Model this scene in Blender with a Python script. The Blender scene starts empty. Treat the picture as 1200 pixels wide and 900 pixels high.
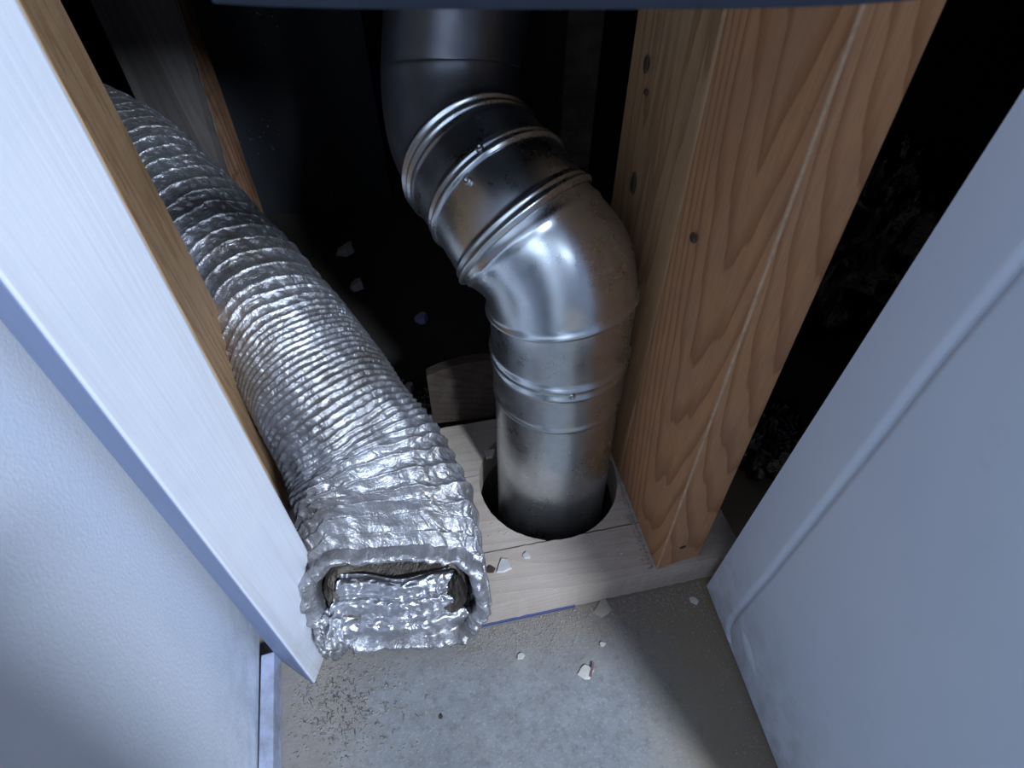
import bpy, bmesh, math, random
from mathutils import Vector, Matrix, noise
import numpy as np
random.seed(4)
S = bpy.context.scene
PI = math.pi
# ---------------------------------------------------------------- camera
F = 650.0; CH = 0.46; DEP = math.atan2(650, 620)   # focal length in pixels, height, depression of the view axis
cd = bpy.data.cameras.new('camera'); cam = bpy.data.objects.new('camera', cd); S.collection.objects.link(cam)
cam.location = (0, 0, CH); cam.rotation_euler = (PI/2 - DEP, 0, 0)
cd.sensor_width = 36; cd.lens = 36*F/1200; cd.clip_start = 0.01; cd.clip_end = 20
cd.dof.use_dof = True; cd.dof.focus_distance = 0.44; cd.dof.aperture_fstop = 15
S.camera = cam
# ---------------------------------------------------------------- world, lamp, exposure
w = bpy.data.worlds.new('world'); S.world = w; w.use_nodes = True
w.node_tree.nodes['Background'].inputs[0].default_value = (0.50, 0.61, 0.92, 1)
w.node_tree.nodes['Background'].inputs[1].default_value = 0.34
def area(name, loc, target, size, power, col):
    l = bpy.data.lights.new(name, 'AREA'); l.shape = 'DISK'; l.size = size; l.energy = power; l.color = col
    o = bpy.data.objects.new(name, l); S.collection.objects.link(o); o.location = loc
    o.rotation_euler = (Vector(target) - Vector(loc)).to_track_quat('-Z', 'Y').to_euler(); return o
area('ceiling_lamp', (0.80, -0.90, 1.27), (0, 0.25, 0.1), 0.21, 42, (0.70, 0.83, 1.0))
S.view_settings.view_transform = 'Standard'; S.view_settings.look = 'None'
S.view_settings.exposure = 0.0; S.view_settings.gamma = 1; S.view_settings.use_curve_mapping = False
S.cycles.max_bounces = 8
# ---------------------------------------------------------------- measuring helpers
fwd = Vector((0, math.cos(DEP), -math.sin(DEP))); upv = Vector((0, math.sin(DEP), math.cos(DEP))); rgt = Vector((1, 0, 0))
O = Vector((0, 0, CH))
def ray(px, py): return rgt*((px-600)/F) - upv*((py-450)/F) + fwd
def at(px, py, z=0.0):
    d = ray(px, py); return O + d*((z-CH)/d.z)
def dist(px, py, d): return O + ray(px, py)*d
def rise(base, px, py, z):
    """top point (height z) of a nearly upright edge that starts at base and is seen through px,py"""
    base = Vector(base); n = (base-O).cross(ray(px, py)); n.normalize()
    v = Vector((0, 0, 1)); v = v - n*v.dot(n); return base + v*((z-base.z)/v.z)
# ---------------------------------------------------------------- object helpers
def link(o): S.collection.objects.link(o); return o
def empty(name, loc, label=None, cat=None, group=None, kind=None, rz=0):
    o = link(bpy.data.objects.new(name, None)); o.location = loc; o.rotation_euler = (0, 0, rz); o.empty_display_size = .02
    return tag(o, label, cat, group, kind)
def tag(o, label=None, cat=None, group=None, kind=None):
    if label: o['label'] = label
    if cat: o['category'] = cat
    if group: o['group'] = group
    if kind: o['kind'] = kind
    return o
def mesh(name, verts, faces, mat, parent=None, smooth=False, origin=None):
    me = bpy.data.meshes.new(name)
    org = Vector(origin) if origin is not None else (Vector(parent.location) if parent else Vector((0, 0, 0)))
    if parent and parent.parent: org = Vector(parent.matrix_world.translation)
    me.from_pydata([tuple(Vector(v)-org) for v in verts], [], faces)
    me.materials.append(mat)
    if smooth: me.polygons.foreach_set('use_smooth', [True]*len(me.polygons))
    me.update()
    bm = bmesh.new(); bm.from_mesh(me); bmesh.ops.recalc_face_normals(bm, faces=bm.faces[:]); bm.to_mesh(me); bm.free()
    o = link(bpy.data.objects.new(name, me))
    if parent:
        o.parent = parent
        if parent.type == 'MESH': pass
    else: o.location = org
    return o
def bevel(o, wd, seg=2):
    m = o.modifiers.new('bevel', 'BEVEL'); m.width = wd; m.segments = seg; m.limit_method = 'ANGLE'; m.angle_limit = 0.6; return o
def prism(name, bottom, top, mat, parent=None, bev=0.0012, origin=None):
    n = len(bottom); v = list(bottom)+list(top)
    f = [tuple(range(n))[::-1], tuple(range(n, 2*n))] + [(i, (i+1) % n, n+(i+1) % n, n+i) for i in range(n)]
    o = mesh(name, v, f, mat, parent, origin=origin)
    if bev: bevel(o, bev)
    return o
# ---------------------------------------------------------------- materials
class NT:
    def __init__(s, name):
        s.m = bpy.data.materials.new(name); s.m.use_nodes = True; s.t = s.m.node_tree; s.b = s.t.nodes['Principled BSDF']
        s.tc = s.t.nodes.new('ShaderNodeTexCoord')
    def n(s, typ, **k):
        x = s.t.nodes.new(typ)
        for a, b in k.items():
            if a in x.inputs: s.put(x.inputs[a], b)
            else: setattr(x, a, b)
        return x
    def put(s, inp, v):
        if hasattr(v, 'is_output') or isinstance(v, bpy.types.NodeSocket): s.t.links.new(v, inp)
        else: inp.default_value = v
    def mapping(s, scale, src=None, loc=(0, 0, 0), rot=(0, 0, 0)):
        m = s.n('ShaderNodeMapping'); s.put(m.inputs['Vector'], src or s.tc.outputs['Object'])
        m.inputs['Scale'].default_value = scale; m.inputs['Location'].default_value = loc; m.inputs['Rotation'].default_value = rot
        return m.outputs[0]
    def noise(s, vec, scale, detail=4, rough=.55, dist=0):
        x = s.n('ShaderNodeTexNoise'); s.put(x.inputs['Vector'], vec)
        for a, b in (('Scale', scale), ('Detail', detail), ('Roughness', rough), ('Distortion', dist)): x.inputs[a].default_value = b
        return x.outputs['Fac']
    def ramp(s, fac, stops, interp='LINEAR'):
        r = s.n('ShaderNodeValToRGB'); s.put(r.inputs[0], fac); e = r.color_ramp.elements; r.color_ramp.interpolation = interp
        while len(e) < len(stops): e.new(.5)
        for i, (p, c) in enumerate(stops):
            e[i].position = p; e[i].color = (c, c, c, 1) if isinstance(c, (int, float)) else (*c, 1)
        return r.outputs[0]
    def mix(s, fac, a, b, mode='MIX'):
        x = s.n('ShaderNodeMix', data_type='RGBA', blend_type=mode)
        s.put(x.inputs[0], fac)
        for i, v in ((6, a), (7, b)):
            s.put(x.inputs[i], (*v, 1) if isinstance(v, tuple) and len(v) == 3 else v)
        return x.outputs[2]
    def math(s, op, a, b=0.0):
        x = s.n('ShaderNodeMath', operation=op); s.put(x.inputs[0], a); s.put(x.inputs[1], b); return x.outputs[0]
    def bump(s, h, strength=.3, dist=.001, prev=None):
        x = s.n('ShaderNodeBump'); s.put(x.inputs['Height'], h); x.inputs['Strength'].default_value = strength; x.inputs['Distance'].default_value = dist
        if prev is not None: s.put(x.inputs['Normal'], prev)
        return x.outputs[0]
    def out(s, col=None, rough=None, metal=None, normal=None, spec=None):
        for nme, v in (('Base Color', col), ('Roughness', rough), ('Metallic', metal), ('Normal', normal), ('Specular IOR Level', spec)):
            if v is None: continue
            if isinstance(v, tuple) and len(v) == 3: v = (*v, 1)
            s.put(s.b.inputs[nme], v)
        return s.m
def wood(name, light, dark, axis='z', freq=200, pith=(.03, .0, 0), fine=.5, dirt=(.16, .13, .10), dirtamt=.25, cone=.03, tone=None, line=.9):
    """growth rings as nested cones around the pith: arches on flat-sawn faces, straight lines elsewhere"""
    s = NT(name); ob = s.tc.outputs['Object']
    x = s.n('ShaderNodeSeparateXYZ'); s.put(x.inputs[0], ob)
    ia = 'xyz'.index(axis); ic = [i for i in range(3) if i != ia]
    st = [1, 1, 1]; st[ia] = .10
    def cen(nz, amp): return s.math('MULTIPLY', s.math('SUBTRACT', nz, .5), amp)
    wob = cen(s.noise(s.mapping(tuple(st)), 32, 2, .5), .016)
    wob2 = cen(s.noise(s.mapping(tuple(st), loc=(3, 1, 2)), 160, 2, .5), .0022)
    a = s.math('SUBTRACT', x.outputs[ic[0]], pith[ic[0]]); b = s.math('SUBTRACT', x.outputs[ic[1]], pith[ic[1]])
    r = s.math('SQRT', s.math('ADD', s.math('MULTIPLY', a, a), s.math('MULTIPLY', b, b)))
    r = s.math('SUBTRACT', r, s.math('MULTIPLY', x.outputs[ia], cone))
    r = s.math('ADD', s.math('ADD', r, wob), wob2)
    fr = s.math('FRACT', s.math('MULTIPLY', r, float(freq)))
    g = s.ramp(fr, [(0, .12), (.5, .12), (.86, .85), (.93, 1), (1, .12)])
    fs = [1, 1, 1]; fs[ia] = .02; fs = tuple(fs)
    fib = s.noise(s.mapping(fs), 1500, 3, .6); fib2 = s.noise(s.mapping(fs), 260, 3, .6)
    bs_ = [1, 1, 1]; bs_[ia] = .25
    big = s.noise(s.mapping(tuple(bs_)), 20, 3, .6)
    if tone: light = s.mix(s.ramp(big, [(.4, 0), (.65, .8)]), light, tone)
    col = s.mix(s.math('MULTIPLY', g, line), light, dark)
    col = s.mix(s.math('MULTIPLY', s.ramp(fib2, [(.35, 0), (.7, 1)]), fine*.45), col, dark)
    col = s.mix(s.math('MULTIPLY', s.ramp(fib, [(.4, 0), (.65, 1)]), fine*.4), col, tuple(c*.6 for c in dark))
    dn = s.noise(ob, 22, 6, .7)
    col = s.mix(s.math('MULTIPLY', s.ramp(dn, [(.45, 0), (.75, 1)]), dirtamt), col, dirt)
    nb = s.bump(g, .25, .0004, s.bump(fib, .35, .0006))
    return s.out(col, s.ramp(dn, [(0, .55), (1, .8)]), 0.0, nb, .3)
def plain(name, col, rough=.6, metal=0.0, nscale=60, bump=.2, var=.25, bd=.0006):
    s = NT(name); nz = s.noise(s.tc.outputs['Object'], nscale, 5, .6)
    c = s.mix(s.ramp(nz, [(.3, 0), (.7, 1)]), tuple(x*(1-var) for x in col), col)
    return s.out(c, rough, metal, s.bump(nz, bump, bd))
def paint(name, col, tint, scuff, rough=.42, tex=900, bs=.25, streak=None, scuffamt=.5):
    s = NT(name); ob = s.tc.outputs['Object']
    big = s.noise(ob, 7, 4, .6); c = s.mix(s.ramp(big, [(.35, 0), (.7, 1)]), col, tint)
    sp = s.noise(ob, 48, 6, .75); c = s.mix(s.math('MULTIPLY', s.ramp(sp, [(.60, 0), (.74, 1)]), scuffamt), c, scuff)
    z = s.n('ShaderNodeSeparateXYZ'); s.put(z.inputs[0], ob)
    low = s.math('MULTIPLY', s.ramp(z.outputs[2], [(0, 1), (.10, 0)]), s.ramp(s.noise(ob, 60, 5, .7), [(.4, 0), (.7, .8)]))
    c = s.mix(low, c, scuff)
    nb = s.noise(ob, tex, 3, .6)
    b = s.bump(nb, bs, .0005)
    if streak:
        sv = s.mapping((1, 1, .025)); st = s.noise(sv, streak, 3, .6); b = s.bump(st, .35, .0008, b)
        lowm = s.ramp(z.outputs[2], [(0, 1), (.22, .15)])
        c = s.mix(s.math('MULTIPLY', s.math('MULTIPLY', s.ramp(st, [(.5, 0), (.68, 1)]), lowm), .55), c, scuff)
    return s.out(c, rough, 0.0, b, .4)
M = {}
M['stud_warm'] = wood('stud_warm_fir', (.52, .265, .125), (.25, .095, .035), 'z', 150, (.012, -.014, 0), .40, (.17, .12, .09), .32, .12, (.46, .25, .135), .72)
M['stud_grey'] = wood('stud_grey_fir', (.46, .275, .135), (.24, .12, .05), 'z', 330, (.25, .05, 0), .55, (.25, .20, .16), .22, .02, (.52, .35, .20), .8)
M['stud_left'] = wood('stud_left_fir', (.64, .40, .215), (.38, .20, .09), 'z', 300, (.2, .11, 0), .6, (.32, .25, .19), .25, .03, (.58, .39, .23), .75)
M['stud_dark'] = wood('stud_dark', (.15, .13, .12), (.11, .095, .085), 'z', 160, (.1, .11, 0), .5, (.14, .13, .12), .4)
M['stud_raw'] = wood('stud_raw_edge', (.33, .18, .10), (.13, .06, .035), 'z', 200, (.1, .03, 0), .8, (.08, .04, .03), .4)
M['plate'] = wood('plate_pine', (.50, .42, .36), (.40, .31, .24), 'x', 190, (0, .05, -.035), .5, (.32, .24, .18), .5, .05, (.54, .46, .40), .45)
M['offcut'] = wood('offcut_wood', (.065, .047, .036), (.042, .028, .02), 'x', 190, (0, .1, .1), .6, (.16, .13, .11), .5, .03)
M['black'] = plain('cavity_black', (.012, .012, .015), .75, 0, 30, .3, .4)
M['wall_left'] = paint('wall_left_paint', (.84, .87, .93), (.78, .83, .92), (.45, .5, .6), .45, 520, .42, None, .12)
M['door'] = paint('door_paint', (.60, .64, .72), (.54, .59, .69), (.34, .33, .33), .38, 300, .07, None, .13)
M['board'] = paint('board_paint', (.77, .79, .85), (.68, .71, .80), (.50, .46, .46), .38, 300, .08, 160, .10)
M['board_edge'] = paint('board_edge_paint', (.22, .27, .42), (.19, .24, .40), (.12, .12, .14), .45, 300, .1, 120, .4)
M['trim'] = paint('trim_paint', (.48, .52, .68), (.42, .47, .62), (.2, .18, .17), .5, 300, .1, None, .5)
M['header'] = plain('header_paint', (.032, .045, .080), .6)
M['foam'] = plain('blue_foam', (.05, .07, .19), .6)
M['bag'] = plain('black_plastic', (.008, .008, .010), .16, 0, 90, .9, .3, .003)
M['paper'] = plain('paper_white', (.60, .58, .56), .8)
M['bluepaper'] = plain('paper_lilac', (.34, .36, .62), .8)
M['chip'] = plain('chip_pale', (.62, .58, .52), .85)
M['chipred'] = plain('chip_red', (.25, .10, .11), .8)
M['dust'] = plain('dust_flakes', (.33, .29, .245), .9)
M['fibre'] = plain('dark_fibre', (.05, .045, .045), .9)
M['rust'] = plain('dark_hole', (.07, .045, .03), .9)
M['dent'] = plain('filler_white', (.64, .67, .73), .35)
M['screw'] = plain('screw_zinc', (.55, .57, .6), .3, 1.0)
def concrete():
    s = NT('concrete_floor'); ob = s.tc.outputs['Object']
    n1 = s.noise(ob, 9, 6, .65, .4); n2 = s.noise(ob, 55, 8, .75); n3 = s.noise(ob, 420, 4, .7)
    c = s.mix(s.ramp(n1, [(.35, 0), (.65, 1)]), (.20, .21, .225), (.33, .335, .34))
    c = s.mix(s.math('MULTIPLY', s.ramp(n2, [(.42, 1), (.6, 0)]), .45), c, (.17, .16, .155))
    c = s.mix(s.math('MULTIPLY', s.ramp(n3, [(.56, 0), (.70, 1)]), .55), c, (.47, .46, .44))
    x = s.n('ShaderNodeSeparateXYZ'); s.put(x.inputs[0], ob)
    back = s.ramp(s.math('ADD', x.outputs[1], s.math('MULTIPLY', s.math('SUBTRACT', n2, .5), .09)), [(.125, 0), (.185, 1)])
    c = s.mix(s.math('MULTIPLY', back, .7), c, (.22, .165, .115))
    c = s.mix(s.math('MULTIPLY', s.ramp(s.noise(ob, 150, 5, .75), [(.52, 0), (.66, 1)]), .45), c, (.12, .105, .09))
    rt = s.ramp(s.math('ADD', x.outputs[0], s.math('MULTIPLY', s.math('SUBTRACT', n2, .5), .10)), [(.085, 0), (.14, 1)])
    c = s.mix(s.math('MULTIPLY', rt, .8), c, (.235, .185, .125))
    lf = s.ramp(s.math('ADD', x.outputs[0], s.math('MULTIPLY', s.math('SUBTRACT', n2, .5), .12)), [(0, 0), (1, 0)])
    inv = s.math('MULTIPLY', s.ramp(s.math('MULTIPLY', s.math('ADD', x.outputs[0], s.math('MULTIPLY', s.math('SUBTRACT', n2, .5), .12)), -1.0), [(.09, 0), (.14, 1)]), .6)
    c = s.mix(inv, c, (.30, .25, .21))
    c = s.mix(s.ramp(s.math('ADD', x.outputs[1], s.math('MULTIPLY', s.math('SUBTRACT', n2, .5), .05)), [(.36, 0), (.39, 1)]), c, (.045, .038, .033))  # cavity floor darkened in colour to stand for the shade behind the planks
    vo = s.n('ShaderNodeTexVoronoi', feature='DISTANCE_TO_EDGE'); s.put(vo.inputs['Vector'], s.mapping((1, 1, 1))); vo.inputs['Scale'].default_value = 5
    b = s.bump(n2, .6, .0014); b = s.bump(n3, .6, .0007, b)
    return s.out(c, .85, 0.0, b, .25)
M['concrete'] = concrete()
def galv():
    s = NT('galvanised_steel'); ob = s.tc.outputs['Object']
    vo = s.n('ShaderNodeTexVoronoi'); s.put(vo.inputs['Vector'], ob); vo.inputs['Scale'].default_value = 130
    sp = s.noise(ob, 25, 5, .7); fine = s.noise(ob, 700, 3, .7)
    c = s.mix(s.ramp(vo.outputs['Distance'], [(0, 0), (1, 1)]), (.60, .65, .69), (.70, .75, .79))
    c = s.mix(s.math('MULTIPLY', s.ramp(fine, [(.62, 0), (.75, 1)]), .4), c, (.80, .84, .9))
    c = s.mix(s.math('MULTIPLY', s.ramp(sp, [(.45, 0), (.8, 1)]), .15), c, (.50, .52, .54))
    r = s.ramp(s.noise(ob, 40, 5, .7), [(.3, .24), (.7, .35)])
    b = s.bump(s.noise(ob, 30, 2, .5), .15, .0015); b = s.bump(fine, .05, .0002, b)
    return s.out(c, r, 1.0, b)
M['galv'] = galv()
M['galv_shaded'] = plain('shaded_steel', (.20, .21, .24), .42, .9, 40, .15, .3)  # darker steel: shade on the upper pipe put into its colour
def foil(name, col, dark, rough=.3, dirt=.25, fs=60, bd=.0024, mi=1.0):
    s = NT(name); ob = s.tc.outputs['Object']
    v1 = s.n('ShaderNodeTexVoronoi'); s.put(v1.inputs['Vector'], ob); v1.inputs['Scale'].default_value = 85
    nd = s.noise(ob, fs, 3, .55, 1.8); n2 = s.noise(ob, 230, 4, .65, 1.5)
    d = s.noise(ob, 16, 6, .7)
    c = s.mix(s.math('MULTIPLY', s.ramp(d, [(.42, 0), (.7, 1)]), dirt), col, dark)
    b = s.bump(nd, .8, bd); b = s.bump(v1.outputs['Distance'], .4, .0014*mi, b); b = s.bump(n2, .6, .0012*mi, b)
    return s.out(c, s.ramp(nd, [(.3, rough), (.7, rough+.14)]), .88, b)
M['foil'] = foil('aluminium_foil', (.56, .56, .59), (.24, .205, .175), .36, .9)
M['foil_in'] = foil('aluminium_foil_inside', (.58, .58, .62), (.18, .14, .11), .30, .6, 32, .0030, .35)
M['foil_dirty_shaded'] = foil('dirty_shaded_foil', (.13, .11, .095), (.06, .042, .03), .5, .8)  # dirt brown, darkened further for the shade inside the duct mouth

# ================================================================ structure
HZ = .038; GRD = math.radians(12)
def ring_hole_floor():
    cx, cy, r = .031, .288, .070; n = 48; v = []; f = []
    circ = [(cx+r*math.cos(2*PI*i/n), cy+r*math.sin(2*PI*i/n), 0) for i in range(n)]
    sq = []
    for i in range(n):
        a = 2*PI*i/n; c_, s_ = math.cos(a), math.sin(a); k = 2.4/max(abs(c_), abs(s_)); sq.append((cx+c_*k, cy+s_*k, 0))
    low = [(x, y, -.3) for x, y, z in circ]
    v = circ+sq+low+[(x*1, y, -.02) for x, y, z in sq]
    for i in range(n):
        j = (i+1) % n; f.append((i, j, n+j, n+i)); f.append((i, 2*n+i, 2*n+j, j))
    f.append(tuple(range(2*n, 3*n)))
    return mesh('floor', v[:3*n], f, M['concrete'])
tag(ring_hole_floor(), kind='structure', label='grey concrete floor stained brown towards the wooden plate')
def box(name, a, b, mat, **k):
    x0, y0, z0 = a; x1, y1, z1 = b
    bt = [(x0, y0, z0), (x1, y0, z0), (x1, y1, z0), (x0, y1, z0)]; tp = [(x, y, z1) for x, y, z in bt]
    return prism(name, bt, tp, mat, **k)
# cavity shell behind the framing
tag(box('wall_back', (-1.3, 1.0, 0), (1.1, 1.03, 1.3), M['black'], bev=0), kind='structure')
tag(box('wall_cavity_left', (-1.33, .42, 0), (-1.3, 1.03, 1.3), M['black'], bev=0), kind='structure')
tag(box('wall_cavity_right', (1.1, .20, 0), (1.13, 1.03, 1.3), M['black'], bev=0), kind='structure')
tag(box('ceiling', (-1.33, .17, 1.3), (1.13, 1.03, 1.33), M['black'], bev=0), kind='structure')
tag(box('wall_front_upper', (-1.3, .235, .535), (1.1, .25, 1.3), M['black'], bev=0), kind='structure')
tag(prism('wall_light_stop', [Vector(p) for p in ((.184, .206, .0388), (1.1, .206, .0388), (1.1, .221, .0388), (.184, .221, .0388))],
    [Vector(p) for p in ((.262, .206, .95), (1.1, .206, .95), (1.1, .221, .95), (.262, .221, .95))], M['black'], bev=0), kind='structure')  # added, hidden behind the door, to keep lamp light out of the cavity
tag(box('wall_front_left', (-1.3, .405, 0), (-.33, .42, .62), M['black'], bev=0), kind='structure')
# left wall: a painted panel running towards the camera
wb0, wb1 = at(304.5, 748, .012), at(303, 900, .012)
dr = (wb1-wb0).normalized(); nrm = Vector((dr.y, -dr.x, 0)); nrm = nrm if nrm.x > 0 else -nrm
w0 = Vector(wb0)-dr*.045; w1 = Vector(wb0)+dr*.75
wt0 = rise(wb0, 0, 371, 1.1) - dr*.045; wt1 = wt0 + dr*.795
bk = -nrm*.02
tag(prism('wall_left', [w0, w1, w1+bk, w0+bk], [wt0, wt1, wt1+bk, wt0+bk], M['wall_left'], bev=.0008, origin=w0), kind='structure',
    label='blue-white textured wall panel at the lower left')
# trim strip at its foot
t0, t1 = at(330, 776, 0), at(330, 900, 0); td = (t1-t0).normalized(); t1 = t0+td*.6; t0 = t0-td*.002
ti = -nrm*.0095; up = Vector((0, 0, .019))
tag(prism('trim_1', [t0, t1, t1+ti, t0+ti], [t0+up, t1+up, t1+ti+up, t0+ti+up], M['trim'], bev=.001, origin=t0), kind='structure',
    label='low lilac-grey strip along the foot of the left wall')

# ================================================================ painted board with raw edge (angled)
A = at(369, 802, 0); A2 = at(328, 772, 0)
e = (A-A2).normalized(); fdir = Vector((-e.y, e.x, 0)); fdir = fdir if fdir.y > 0 else -fdir
fdir = (Vector(at(399, 718, 0))-A).normalized()
B = A + fdir*(Vector(at(399, 718, 0))-A).length
TZ = .80
At = rise(A, 0, 325, TZ); A2t = rise(A2, 0, 371, TZ); Bt = rise(B, 22, 0, TZ)
B2 = A2 + (B-A); B2t = A2t+(Bt-At)
pb = empty('painted_board', A, 'blue-white painted upright board with bluish edge, left of the crumpled duct', 'board')
th = .0015
n_in = Vector((A2-A)).normalized()
prism('face', [A, B, B+n_in*.02, A+n_in*.02], [At, Bt, Bt+n_in*.02, At+n_in*.02], M['board'], pb, .0015)
q = prism('edge', [A+n_in*.0201, B+n_in*.0201, B2, A2], [At+n_in*.0201, Bt+n_in*.0201, B2t, A2t], M['board_edge'], pb, .001)
# the edge facing the camera, a darker blue grey than the face: thin skin
sk = -fdir*.0006
prism('edge_strip', [A+sk+n_in*.0012, A+n_in*.0012, A2, A2+sk], [At+sk+n_in*.0012, At+n_in*.0012, A2t, A2t+sk], M['board_edge'], pb, 0)

# ================================================================ bottom plates (wall plates on the floor)
HC, HR = Vector((.0325, .2865, 0)), .0625
pd = Vector((math.cos(GRD), math.sin(GRD), 0)); pn = Vector((-math.sin(GRD), math.cos(GRD), 0))
PF = Vector(at(567, 711, HZ)); PF.z = 0                        # a point on the front edge
def plate(name, d0, d1, u0, u1, label, top=HZ, cut=True, split_rim=0):
    """board lying on the floor between depths d0..d1, from u0 to u1 along its length, with its share of the round hole"""
    hc = HC-PF; hu, hv = hc.dot(pd), hc.dot(pn)
    N = 120; us = [u0+(u1-u0)*i/N for i in range(N+1)]
    # add exact hole extents
    ex = []
    for dd in (d0, d1):
        k = HR*HR-(dd-hv)**2
        if k > 0: ex += [hu-math.sqrt(k), hu+math.sqrt(k)]
    us += [hu-HR, hu+HR]+ex; us = sorted(u for u in set(us) if u0 <= u <= u1)
    root = empty(name, PF+pd*((u0+u1)/2)+pn*(d0+.002), label, 'plank')
    loops = []
    def edge(u, side):
        lo, hi = d0, d1
        k = HR*HR-(u-hu)**2
        if k <= 0: return lo, hi, None
        s_ = math.sqrt(k); a, b = hv-s_, hv+s_
        return lo, hi, (max(a, lo), min(b, hi)) if b > lo and a < hi else None
    v, f = [], []
    def P3(u, d, z):
        j = .0007*noise.noise(Vector((u*160, d*160, 3)))
        p = PF+pd*u+pn*d; return Vector((p.x+j, p.y+j, z + .0006*noise.noise(Vector((u*20, d*20, z)))))
    cells = []
    for i in range(len(us)-1):
        ua, ub = us[i], us[i+1]; ga, gb = edge(ua, 0)[2], edge(ub, 0)[2]
        m = edge((ua+ub)/2, 0)[2]
        if m is None: cells.append([(ua, d0, d1, ub, d0, d1)])
        else:
            ga = ga or (m if m[0] == d0 or m[1] == d1 else (hv, hv)); gb = gb or (m if m[0] == d0 or m[1] == d1 else (hv, hv))
            c = []
            if m[0] > d0+1e-5: c.append((ua, d0, max(d0, ga[0]), ub, d0, max(d0, gb[0])))
            if m[1] < d1-1e-5: c.append((ua, min(d1, ga[1]), d1, ub, min(d1, gb[1]), d1))
            cells.append(c)
    for c in cells:
        for ua, a0, a1, ub, b0, b1 in c:
            k = len(v)
            for z in (.001, top):
                v += [P3(ua, a0, z), P3(ub, b0, z), P3(ub, b1, z), P3(ua, a1, z)]
            f += [(k+3, k+2, k+1, k), (k+4, k+5, k+6, k+7), (k, k+1, k+5, k+4), (k+2, k+3, k+7, k+6)]
    k = len(v)
    for u, a, b in ((u0, d0, d1), (u1, d0, d1)):
        k = len(v); v += [P3(u, a, .001), P3(u, b, .001), P3(u, b, top), P3(u, a, top)]; f.append((k, k+1, k+2, k+3))
    me = bpy.data.meshes.new('board'); inv = Matrix.Rotation(-GRD, 3, 'Z')
    root.rotation_euler.z = GRD
    me.from_pydata([tuple(inv @ (p-root.location)) for p in v], [], f)
    bm = bmesh.new(); bm.from_mesh(me); bmesh.ops.remove_doubles(bm, verts=bm.verts[:], dist=2e-5); bmesh.ops.recalc_face_normals(bm, faces=bm.faces[:]); bm.to_mesh(me); bm.free()
    me.materials.append(M['plate'])
    o = link(bpy.data.objects.new('board', me)); o.parent = root
    return root
plate('bottom_plate', 0, .0425, -.012, .215, 'pale dusty plank at the front, with the front rim of the round hole')
plate('bottom_plate', .0440, .119, -.036, .215, 'pale plank in the middle, cut away on both sides of the steel pipe', HZ-.0008)
plate('bottom_plate', .1203, .181, -.085, .215, 'shaded pale plank at the back, in front of the arched offcut', HZ-.0004)
# stretch of the front plate that runs on past the right stud, behind the door
pr = PF+pd*.1925
# foam gasket showing under the front edge
g0, g1 = PF+pd*(-.02)-pn*.0012, PF+pd*.075-pn*.0012
sv = [g0, g1, g1+pn*.004, g0+pn*.004]
tag(prism('foam_gasket', [Vector((p.x, p.y, .0004)) for p in sv], [Vector((p.x, p.y, .0036)) for p in sv], M['foam'], bev=.0005, origin=g0),
    'thin blue foam strip showing under the front edge of the front plank', 'gasket')

# ================================================================ right studs
def stud(name, corners, tops, z0, z1, mat, label, lean=None):
    """corners: footprint; tops: pixels through which the upright edges pass"""
    root = empty(name, sum((Vector(c) for c in corners), Vector())/len(corners), label, 'stud')
    root.location.z = z0
    tp = [rise(c, px, py, z1) if px is not None else None for c, (px, py) in zip(corners, tops)]
    sh = [t-Vector(c) for t, c in zip(tp, corners) if t is not None]
    av = sum(sh, Vector())/len(sh)
    tp = [t if t is not None else Vector(c)+av for t, c in zip(tp, corners)]
    # subdivide upright so faces carry slight waviness
    v, f = [], []; NZ = 30; n = len(corners)
    for k in range(NZ+1):
        t = k/NZ
        for c, p in zip(corners, tp): v.append(Vector(c)*(1-t)+p*t)
    for k in range(NZ):
        for i in range(n): j = (i+1) % n; f.append((k*n+i, k*n+j, (k+1)*n+j, (k+1)*n+i))
    f += [tuple(range(n))[::-1], tuple(range(NZ*n, NZ*n+n))]
    o = mesh('timber', v, f, mat, root); bevel(o, .0016, 3)
    return root, tp
c0 = Vector(at(769.3, 667.5, HZ)); c1 = Vector(at(820, 651, HZ)); cb = Vector(at(727, 560, HZ))
sd = (cb-c0).normalized(); wv_ = (c1-c0)
s1 = [c0, c1, c1+sd*.091, c0+sd*.091]
st1, tp1 = stud('wall_stud', s1, [(1010, 10), (1112, 0), (None, None), (850, 15)], HZ, .62, M['stud_warm'], 'warm reddish-brown front stud with arched grain, right of the pipe')
s2 = [c0+sd*.0918, c1+sd*.0918, c1+sd*.183+Vector((.0, 0, 0)), c0+sd*.203]
st2, tp2 = stud('wall_stud', s2, [(850, 15), (None, None), (None, None), (747, 12)], HZ, .62, M['stud_grey'], 'greyer straight-grained stud directly behind the reddish one')
# left stud
l0 = Vector(at(339, 602, HZ)); l1 = Vector(at(333, 513, HZ))
ln = Vector((-(l1-l0).normalized().y, (l1-l0).normalized().x, 0))
st3, tp3 = stud('wall_stud', [l0, l1, l1+ln*.038, l0+ln*.038], [(22, 0), (71, 0), (None, None), (None, None)], HZ, .62, M['stud_left'], 'tan stud behind the white painted board, beside the foil duct')
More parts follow.
